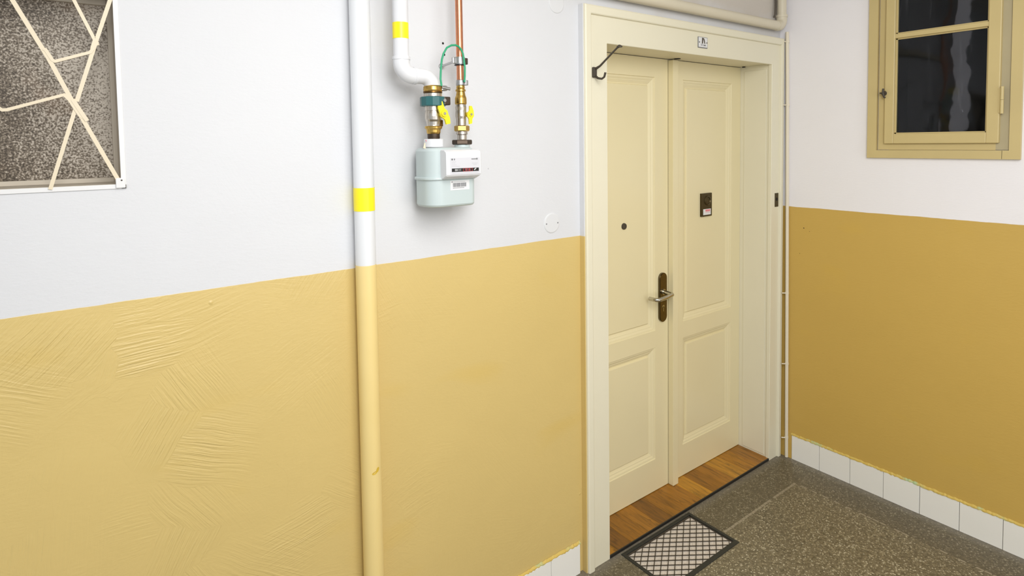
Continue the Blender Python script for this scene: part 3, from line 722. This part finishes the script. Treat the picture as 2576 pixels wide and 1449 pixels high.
MB().box(AX + 0.008, AX + 0.0245, G - 0.016, G + 0.016, 1.7600, 1.7790, 0.002).build('drain_boss', M['bronze'], t)
# yellow butterfly lever
m = MB(); cx, cy = AX + 0.0165, G - 0.032
m.prism([(cx - 0.019, 1.8335), (cx - 0.005, 1.8335), (cx + 0.003, 1.812), (cx + 0.012, 1.806), (cx + 0.015, 1.795), (cx + 0.020, 1.786), (cx + 0.0215, 1.768), (cx + 0.008, 1.765), (cx + 0.003, 1.780), (cx - 0.010, 1.788), (cx - 0.014, 1.800), (cx - 0.019, 1.812)], 'xz', cy - 0.004, cy + 0.002)
m.lathe((cx - 0.001, cy, 1.797), [(0, -0.010), (0.009, -0.010), (0.011, -0.002), (0.010, 0.014)], 18, axis='y'); m.build('valve_lever', M['valve_yellow'], t)
MB().lathe((cx - 0.001, cy - 0.010, 1.797), [(0, -0.003), (0.004, -0.003), (0.005, 0.0)], 6, axis='y').build('lever_nut', M['zinc'], t)
MB().lathe((AX, G, 0), [(0, 1.7610), (0.0250, 1.7610), (0.0265, 1.7590), (0.0260, 1.7540), (0.0215, 1.7500), (0.0210, 1.7420), (0.0195, 1.7380), (0, 1.7380)], 30).build('brass_nut', M['brass'], t)
MB().lathe((AX, G, 0), [(0.0192, 1.7380), (0.0185, 1.7300), (0.0190, 1.7290), (0.0180, 1.7220), (0, 1.722)], 26).build('tail_piece', M['steel_dark'], t)

BX = -2.0335   # right fitting axis
t = thing('gas_valve', (BX, G, 1.72), 'slimmer brass valve with small yellow lever under the copper pipe', 'valve', 'valves above the gas meter')
MB().lathe((BX - .002, G, 0), [(0, 1.8880), (0.0125, 1.8880), (0.0135, 1.8800), (0.0125, 1.8760), (0.0155, 1.8740), (0.0160, 1.8690), (0.0130, 1.8670), (0.0150, 1.8560), (0.0180, 1.8480), (0.0185, 1.8310), (0.0170, 1.8280), (0, 1.8280)], 26).build('brass_adapter', M['brass'], t)
MB().lathe((BX - .002, G, 0), [(0.0160, 1.8290), (0.0165, 1.8240), (0.0175, 1.8200), (0.0165, 1.8100), (0.0172, 1.8020), (0.0175, 1.7920), (0.0160, 1.7840), (0.0155, 1.7620), (0, 1.7620)], 26).build('valve_body', M['nickel'], t)
cx, cy = BX + 0.0175, G - 0.022
m = MB().prism([(cx - 0.003, 1.823), (cx + 0.005, 1.823), (cx + 0.011, 1.808), (cx + 0.012, 1.792), (cx + 0.006, 1.783), (cx + 0.005, 1.769), (cx - 0.005, 1.767), (cx - 0.006, 1.783), (cx - 0.011, 1.790), (cx - 0.010, 1.802), (cx - 0.004, 1.808)], 'xz', cy - 0.003, cy + 0.002)
m.lathe((cx, cy, 1.797), [(0, -0.006), (0.007, -0.006), (0.008, 0.014)], 16, axis='y'); m.build('valve_lever', M['valve_yellow'], t)
MB().lathe((cx, cy - 0.006, 1.797), [(0, -0.003), (0.0035, -0.003), (0.004, 0.0)], 6, axis='y').build('lever_nut', M['zinc'], t)
MB().lathe((BX, G, 0), [(0, 1.7635), (0.0200, 1.7635), (0.0236, 1.7610), (0.0236, 1.7480), (0.0205, 1.7450), (0, 1.745)], 6, smooth=False).build('hex_nut', M['brass'], t)
MB().lathe((BX, G, 0), [(0.0175, 1.7450), (0.0180, 1.7360), (0.0150, 1.7340), (0.0148, 1.7200), (0.0170, 1.7180), (0, 1.718)], 26).build('tail_piece', M['nickel'], t)
MB().lathe((BX, G, 0), [(0, 1.7190), (0.0290, 1.7190), (0.0308, 1.7160), (0.0308, 1.7070), (0.0285, 1.7040), (0, 1.704)], 6, smooth=False).build('coupling_nut', M['steel_dark'], t)

t = thing('copper_pipe', (BX - .001, G, 1.88), 'thin bare copper pipe rising from the right hand valve', 'pipe')
MB().tube([(BX - 0.006, G, CEIL), (BX - 0.002, G, 1.883)], 0.0112, 26).build('pipe', M['copper'], t)
MB().lathe((BX - .002, G, 0), [(0.0112, 1.9040), (0.0140, 1.9020), (0.0145, 1.8880), (0.0125, 1.8850)], 22).box(BX + 0.004, BX + 0.0145, G - 0.020, G - 0.008, 1.886, 1.902, 0.002).build('earth_clip', M['zinc'], t)
t = thing('pipe_clamp', (-2.035, 0, 1.96), 'zinc clamp ring holding the copper pipe off the wall', 'pipe clamp')
ZC = 1.9620
m = MB().lathe((BX - .003, G, 0), [(0.0120, ZC + 0.011), (0.0160, ZC + 0.011), (0.0165, ZC + 0.008), (0.0165, ZC - 0.008), (0.0160, ZC - 0.011), (0.0120, ZC - 0.011)], 26); m.build('ring', M['zinc'], t)
MB().box(BX + 0.011, BX + 0.024, G - 0.005, G + 0.005, ZC - 0.010, ZC + 0.010, 0.002).build('ear', M['steel_dark'], t)
MB().box(BX - 0.030, BX - 0.017, G - 0.005, G + 0.005, ZC - 0.010, ZC + 0.010, 0.002).build('ear', M['zinc'], t)
MB().lathe((BX - .003, G, 0), [(0.0125, ZC - 0.011), (0.0170, ZC - 0.0115), (0.0170, ZC - 0.0145), (0.0125, ZC - 0.015)], 26).build('rubber_lining', M['black'], t)
MB().tube([(BX - 0.014, G + 0.010, ZC - .001), (BX - 0.010, W, ZC - .006)], 0.0040, 12).lathe((BX - 0.010, W - 0.003, ZC - .006), [(0, -0.001), (0.009, 0), (0.010, 0.003)], 16, axis='y').build('standoff', M['zinc'], t)

pts = [(-2.1150, G - 0.022, 1.8800), (-2.1170, -0.070, 1.9000), (-2.1150, -0.0705, 1.9343), (-2.1118, -0.071, 1.9580), (-2.1060, -0.0715, 1.9761), (-2.0945, -0.072, 1.9945), (-2.0779, -0.072, 2.0032), (-2.0640, -0.072, 2.0048), (-2.0530, -0.072, 2.0015), (-2.0445, -0.0725, 1.9930), (-2.0392, -0.073, 1.9813), (-2.0355, -0.073, 1.9620), (-2.0330, -0.073, 1.9396), (-2.0318, -0.070, 1.9150), (-2.0324, -0.068, 1.8960)]
o = MB().tube(pts, 0.0030, 12).build('bonding_cable', M['green']); tag(o, 'green earthing cable arched between the two meter valves', 'cable')

# ================================================================== GAS METER
t = thing('gas_meter', (-2.09, -0.035, 1.52), 'pale grey gas meter with white counter box hung on the wall pipes', 'gas meter')
def rrect(x0, x1, y0, y1, rl, rr, grow=0.0, n=10):
    x0 -= grow; x1 += grow; y0 -= grow; y1 += grow; rl += grow; rr += grow
    pts = []
    for (cx, cy, r, a0) in ((x1 - rr, y1 - rr, rr, 0), (x0 + rl, y1 - rl, rl, PI / 2), (x0 + rl, y0 + rl, rl, PI), (x1 - rr, y0 + rr, rr, 1.5 * PI)):
        for i in range(n + 1):
            a = a0 + PI / 2 * i / n; pts.append((cx + r * math.cos(a), cy + r * math.sin(a)))
    return pts
bx0, bx1, by0, by1 = -2.1720, -2.0120, -0.0950, 0.0260
def shell(levels, name, mat):
    m = MB(); rings = []
    for z, g in levels: rings.append([(p[0], p[1], z) for p in rrect(bx0, bx1, by0, by1, 0.044, 0.020, g)])
    n = len(rings[0])
    for a, b in zip(rings[:-1], rings[1:]): m.add(a + b, [(i, (i + 1) % n, n + (i + 1) % n, n + i) for i in range(n)], True)
    m.add(rings[0], [list(range(n))]); m.add(rings[-1], [list(range(n))]); return m.build(name, mat, t)
shell([(1.5180, -0.010), (1.5190, -0.006), (1.5215, -0.0025), (1.5260, 0.0), (1.6000, 0.0)], 'lower_shell', M['meter'])
shell([(1.6080, 0.0), (1.6860, 0.0), (1.6915, -0.003), (1.6950, -0.008), (1.6965, -0.014)], 'upper_shell', M['meter'])
shell([(1.6000, 0.0035), (1.6010, 0.0050), (1.6045, 0.0055), (1.6075, 0.0050), (1.6090, 0.0030)], 'seam_flange', M['meter'])
MB().lathe((AX, G, 0), [(0.018, 1.7225), (0.0275, 1.7225), (0.0298, 1.7205), (0.0302, 1.7000), (0.0295, 1.6985), (0.0, 1.6985)], 34).build('union_nut', M['plastic'], t)
MB().lathe((BX, G, 0), [(0.0240, 1.7045), (0.0240, 1.6950)], 26).build('port_neck', M['meter'], t)
# counter box: bevelled prism, chamfered at the bottom
dx0, dx1 = -2.1370, -2.0160
m = MB(); z0, z1 = 1.6130, 1.6905
prof = [(-0.094, z1 - .004), (-0.098, z1), (-0.118, z1 - 0.001), (-0.1285, z1 - 0.0065), (-0.1300, z1 - 0.013), (-0.1300, z0 + 0.004), (-0.1270, z0 - 0.001), (-0.1050, z0 - 0.010), (-0.094, z0 - 0.010)]
m.prism(prof, 'yz', dx0 + 0.003, dx1 - 0.003)
n = len(prof)
for xa, xb in ((dx0 + 0.003, dx0), (dx1 - 0.003, dx1)):
    a = [(xa, p[0], p[1]) for p in prof]; b = [(xb, p[0] + (0.002 if p[0] < -0.11 else 0), p[1] + (-0.002 if p[1] > 1.65 else 0.002)) for p in prof]
    m.add(a + b, [(i, (i + 1) % n, n + (i + 1) % n, n + i) for i in range(n)]); m.add(b, [list(range(n))])
box = m.build('counter_box', M['plastic'], t)
MB().box(-2.1250, -2.0220, -0.1306, -0.1290, 1.6170, 1.6660).build('index_face', M['index'], box)
MB().box(-2.1200, -2.0265, -0.1313, -0.1300, 1.6250, 1.6350).build('counter_window', M['black'], box)
m = MB().box(-2.0815, -2.0495, -0.1316, -0.1310, 1.6250, 1.6257).box(-2.0815, -2.0495, -0.1316, -0.1310, 1.6343, 1.6350)
for k in range(4): m.box(-2.0815 + 0.0105 * k, -2.0805 + 0.0105 * k, -0.1316, -0.1310, 1.6250, 1.6350)
m.build('counter_red_frame', M['red'], box)
text('counter_digit', '00111', 0.0085, M['label'], (-2.0995, -0.1316, 1.6298), box)
text('counter_digit', '0 3 3', 0.0085, M['pink'], (-2.0655, -0.1318, 1.6298), box)
MB().prism([(-2.0440, 1.6300), (-2.0415, 1.6275), (-2.0350, 1.6335), (-2.0380, 1.6340)], 'xz', -0.1317, -0.1311).build('check_mark', M['label'], box)
for xa, xb, za, zb in ((-2.1210, -2.1155, 1.6590, 1.6640), (-2.1120, -2.1090, 1.6590, 1.6640), (-2.0520, -2.0350, 1.6600, 1.6625), (-2.0345, -2.0300, 1.6590, 1.6640)):
    MB().box(xa, xb, -0.1310, -0.1304, za, zb).build('index_print', M['ink'], box)
m = MB()
for (a, b, z) in ((-2.121, -2.105, 1.654), (-2.121, -2.108, 1.650), (-2.121, -2.104, 1.645), (-2.121, -2.092, 1.640), (-2.050, -2.030, 1.648), (-2.046, -2.034, 1.644), (-2.118, -2.030, 1.6205)): m.box(a, b, -0.1309, -0.1304, z, z + 0.0014)
m.build('fine_print', M['ink_pale'], box)['kind'] = 'stuff'
lb = MB().box(-2.1050, -2.0385, by0 - 0.0006, by0 + 0.0005, 1.5680, 1.5968).build('barcode_label', M['label'], t)
m = MB(); x = -2.0965; rnd = random.Random(9)
while x < -2.0505:
    wv = rnd.choice((0.0004, 0.0007, 0.0011)); m.box(x, x + wv, by0 - 0.0010, by0 - 0.0004, 1.5775, 1.5895); x += wv + rnd.choice((0.0005, 0.0008))
m.build('barcode', M['ink'], lb)
m = MB().box(-2.1010, -2.0975, by0 - 0.0010, by0 - 0.0004, 1.5915, 1.5945).box(-2.0965, -2.0530, by0 - 0.0010, by0 - 0.0004, 1.5925, 1.5932)
for k in range(9): m.box(-2.0965 + k * 0.0045, -2.0935 + k * 0.0045, by0 - 0.0010, by0 - 0.0004, 1.5735, 1.5755)
m.build('label_print', M['ink'], lb)
# paper seal tag on wire, at the left port
MB().prism([(-2.1700, 1.6960), (-2.1650, 1.7120), (-2.1600, 1.7070), (-2.1615, 1.6930)], 'xz', -0.052, -0.0505).build('seal_tag', M['grille'], t)
MB().tube([(-2.1600, -0.056, 1.7070), (-2.1625, -0.056, 1.7200)], 0.0011, 8).build('seal_wire', M['pink'], t)

# ================================================================== WALL COVERS
def cover(x, z, label, holes=True):
    t = thing('junction_cover', (x, W, z), label, 'wall cover', 'round white covers on the door wall')
    MB().lathe((x, W, z), [(0, -0.0032), (0.033, -0.0032), (0.0365, -0.0022), (0.0385, 0.001)], 36, axis='y').build('disc', M['cover'], t)
    if holes:
        for s in (-1, 1):
            MB().lathe((x + s * 0.0275, W - 0.0034, z - 0.001), [(0, -0.0006), (0.0024, -0.0006), (0.0030, 0.0005)], 10, axis='y').build('screw', M['ink'], t)
M['cover'] = paint('cover_white', srgb(219, 220, 222), 0.6, 0.01, 0)
cover(-1.5865, 1.4065, 'round white cover with two screws just above the yellow paint')
cover(-1.5530, 2.2200, 'painted over round cover at the top edge left of the door frame', False)

# ================================================================== CORNER PIPES
HZ, HY, HR = 2.2880, 0.0190, 0.0240
t = thing('heating_pipe', (-0.5, HY, HZ), 'cream heating pipe above the door turning up in the corner', 'pipe')
VX = -0.0420
MB().tube([(-2.2, HY, HZ - 0.0), (VX - 0.045, HY, HZ)], HR, 28).build('pipe', M['pipe_cream'], t)
MB().tube([(VX, HY, CEIL), (VX, HY, HZ + 0.045)], 0.0225, 28).build('pipe', M['pipe_cream'], t)
MB().tube([(VX - 0.050, HY, HZ)] + arc((VX - 0.036, HY, HZ + 0.036), 0.036, -PI / 2, 0, 10) + [(VX, HY, HZ + 0.052)], HR + 0.002, 28).build('elbow', M['pipe_cream'], t)
MB().tube([(VX, HY, HZ + 0.046), (VX, HY, HZ + 0.058)], HR + 0.0045, 28).build('collar', M['pipe_cream'], t)
t = thing('corner_conduit', (-0.0105, 0, 0), 'thin cream cable conduit running down the corner beside the door', 'conduit')
CXX, CYY, CR = -0.0062, -0.0035, 0.0085
MB().tube([(CXX, CYY + 0.012, 2.262), (CXX, CYY + 0.008, 2.0), (CXX, CYY, 1.0), (CXX, CYY - 0.006, 0.002)], CR, 18).build('conduit', M['conduit'], t)
for z, dy in ((2.212, .010), (1.8837, .006), (0.891, 0.0), (0.5105, -.003), (0.1085, -.005)):
    y = CYY + dy
    MB().tube([(CXX, y, z - 0.0055), (CXX, y, z + 0.0055)], CR + 0.0013, 18).tube([(CXX - 0.008, y + .002, z), (CXX - 0.022, y + 0.016, z)], 0.0030, 8).build('clip', M['conduit'], t)
m = MB().tube([(-0.075, 0.045, CEIL), (-0.073, 0.040, 2.46), (-0.066, 0.038, 2.42), (-0.070, 0.036, 2.385), (-0.074, 0.036, 2.350), (-0.080, 0.040, 2.335)], 0.0045, 10)
tag(m.build('loose_cable', M['cable_dark']), 'dark loose cable behind the upright corner pipe', 'cable')

# ================================================================== SMALL THINGS ON THE DOOR FRAME
t = thing('coat_hook', (-1.383, FD, 1.975), 'dark iron double coat hook screwed to the left door casing', 'coat hook')
hx, hz = -1.3855, 1.9750
MB().box(hx - 0.012, hx + 0.008, FD - 0.010, FD, hz - 0.022, hz + 0.018, 0.003).build('back_plate', M['rust'], t)
MB().tube([(hx, FD - 0.006, hz + 0.010), (hx + 0.003, FD - 0.030, hz + 0.020), (hx + 0.006, -0.045, hz + 0.050), (hx + 0.010, -0.084, hz + 0.078), (hx + 0.012, -0.090, hz + 0.082)], [0.0055, 0.0040, 0.0036, 0.0036, 0.005], 12).build('long_prong', M['rust'], t)
MB().lathe((hx + 0.013, -0.093, hz + 0.083), [(0, -0.004), (0.010, -0.004), (0.011, 0.0), (0.004, 0.005)], 16).build('prong_knob', M['rust'], t)
MB().tube([(hx, FD - 0.006, hz - 0.016), (hx, FD - 0.022, hz - 0.026), (hx, -0.014, hz - 0.030), (hx, -0.027, hz - 0.024), (hx, -0.033, hz - 0.008)], [0.0055, 0.0045, 0.004, 0.004, 0.0045], 12).build('short_prong', M['rust'], t)

t = thing('door_number_plate', (-0.702, FD, 2.148), 'small white enamel number plate with black mark over the door', 'sign')
MB().box(-0.7370, -0.6670, FD - 0.0030, FD, 2.1230, 2.1725, 0.001).build('rim', M['ink'], t)
MB().box(-0.7340, -0.6700, FD - 0.0040, FD - 0.001, 2.1265, 2.1705, 0.001).build('plate', M['label'], t)
y0, y1 = FD - 0.0046, FD - 0.0040
m = MB().prism([(-0.7115, 2.1430), (-0.7030, 2.1430), (-0.7015, 2.1610), (-0.7000, 2.1625), (-0.6975, 2.1560), (-0.6925, 2.1430), (-0.6860, 2.1430), (-0.6910, 2.1600), (-0.6950, 2.1665), (-0.7015, 2.1685), (-0.7105, 2.1685)], 'xz', y0, y1)
m.build('number', M['cable_dark'], t)
MB().box(-0.7190, -0.7030, y0, y1, 2.1385, 2.1405).box(-0.7180, -0.7050, y0, y1, 2.1335, 2.1355).box(-0.6990, -0.6830, y0, y1, 2.1330, 2.1385).build('small_print', M['ink'], t)
for s in (-0.7290, -0.6745): MB().lathe((s, FD - 0.004, 2.1480), [(0, -0.0012), (0.003, -0.0008), (0.0035, 0.0)], 10, axis='y').build('screw', M['cable_dark'], t)

# ================================================================== FOOT SCRAPER
t = thing('boot_scraper_grate', ((MX0 + MX1) / 2, (MY0 + MY1) / 2, 0), 'black framed expanded metal boot scraper let into the floor', 'boot scraper')
fw = 0.015
def fbar(x0, x1, y0, y1): MB().box(x0, x1, y0, y1, -0.03, 0.0030, 0.001).build('frame_bar', M['mat_iron'], t)
fbar(MX0, MX1, MY1 - fw, MY1); fbar(MX0, MX1, MY0, MY0 + fw + .004)
fbar(MX0, MX0 + fw, MY0 + fw + .004, MY1 - fw); fbar(MX1 - fw, MX1, MY0 + fw + .004, MY1 - fw)
MB().box(MX0 + 0.001, MX1 - 0.001, MY0 + 0.001, MY1 - 0.001, -0.05, -0.0048).build('pit_grit', M['grit'], t)
ix0, ix1, iy0, iy1 = MX0 + fw, MX1 - fw, MY0 + fw + .004, MY1 - fw
m = MB()
m.box(ix0, ix1, iy0, iy0 + 0.0035, -0.006, -0.001); m.box(ix0, ix0 + 0.0035, iy0, iy1, -0.006, -0.001)
m.box(ix1 - 0.0035, ix1, iy0, iy1, -0.006, -0.001); m.box(ix0, ix1, iy1 - 0.006, iy1, -0.0085, -0.001)
m.build('mesh_rim', M['rust'], t)
m = MB(); a, b = 0.0460, 0.0330     # long and short way of the diamond
def strand(p, q):
    d = (q - p).normalized(); n = Vector((-d.y, d.x)) * 0.0016
    P = [p + n, q + n, q - n, p - n]; cl = [(min(max(v.x, ix0), ix1), min(max(v.y, iy0), iy1)) for v in P]
    c = (p + q) / 2
    if not (ix0 < c.x < ix1 and iy0 < c.y < iy1): return
    m.add([(*v, -0.0012) for v in cl] + [(*v, -0.0034) for v in cl], [(0, 1, 2, 3), (7, 6, 5, 4), (0, 1, 5, 4), (1, 2, 6, 5), (2, 3, 7, 6), (3, 0, 4, 7)])
ni, nj = 12, 10
for i in range(-1, ni):
    for j in range(-1, nj * 2):
        cx = ix0 + (i + (0.5 if j % 2 else 0)) * a; cy = iy0 + j * b / 2
        nodeL = Vector((cx - a / 2 + 0.0, cy)); nodeR = Vector((cx + a / 2, cy)); nodeT = Vector((cx, cy + b / 2))
        strand(nodeL, nodeT); strand(nodeT, nodeR)
o = m.build('expanded_mesh', M['rust'], t); o['kind'] = 'stuff'
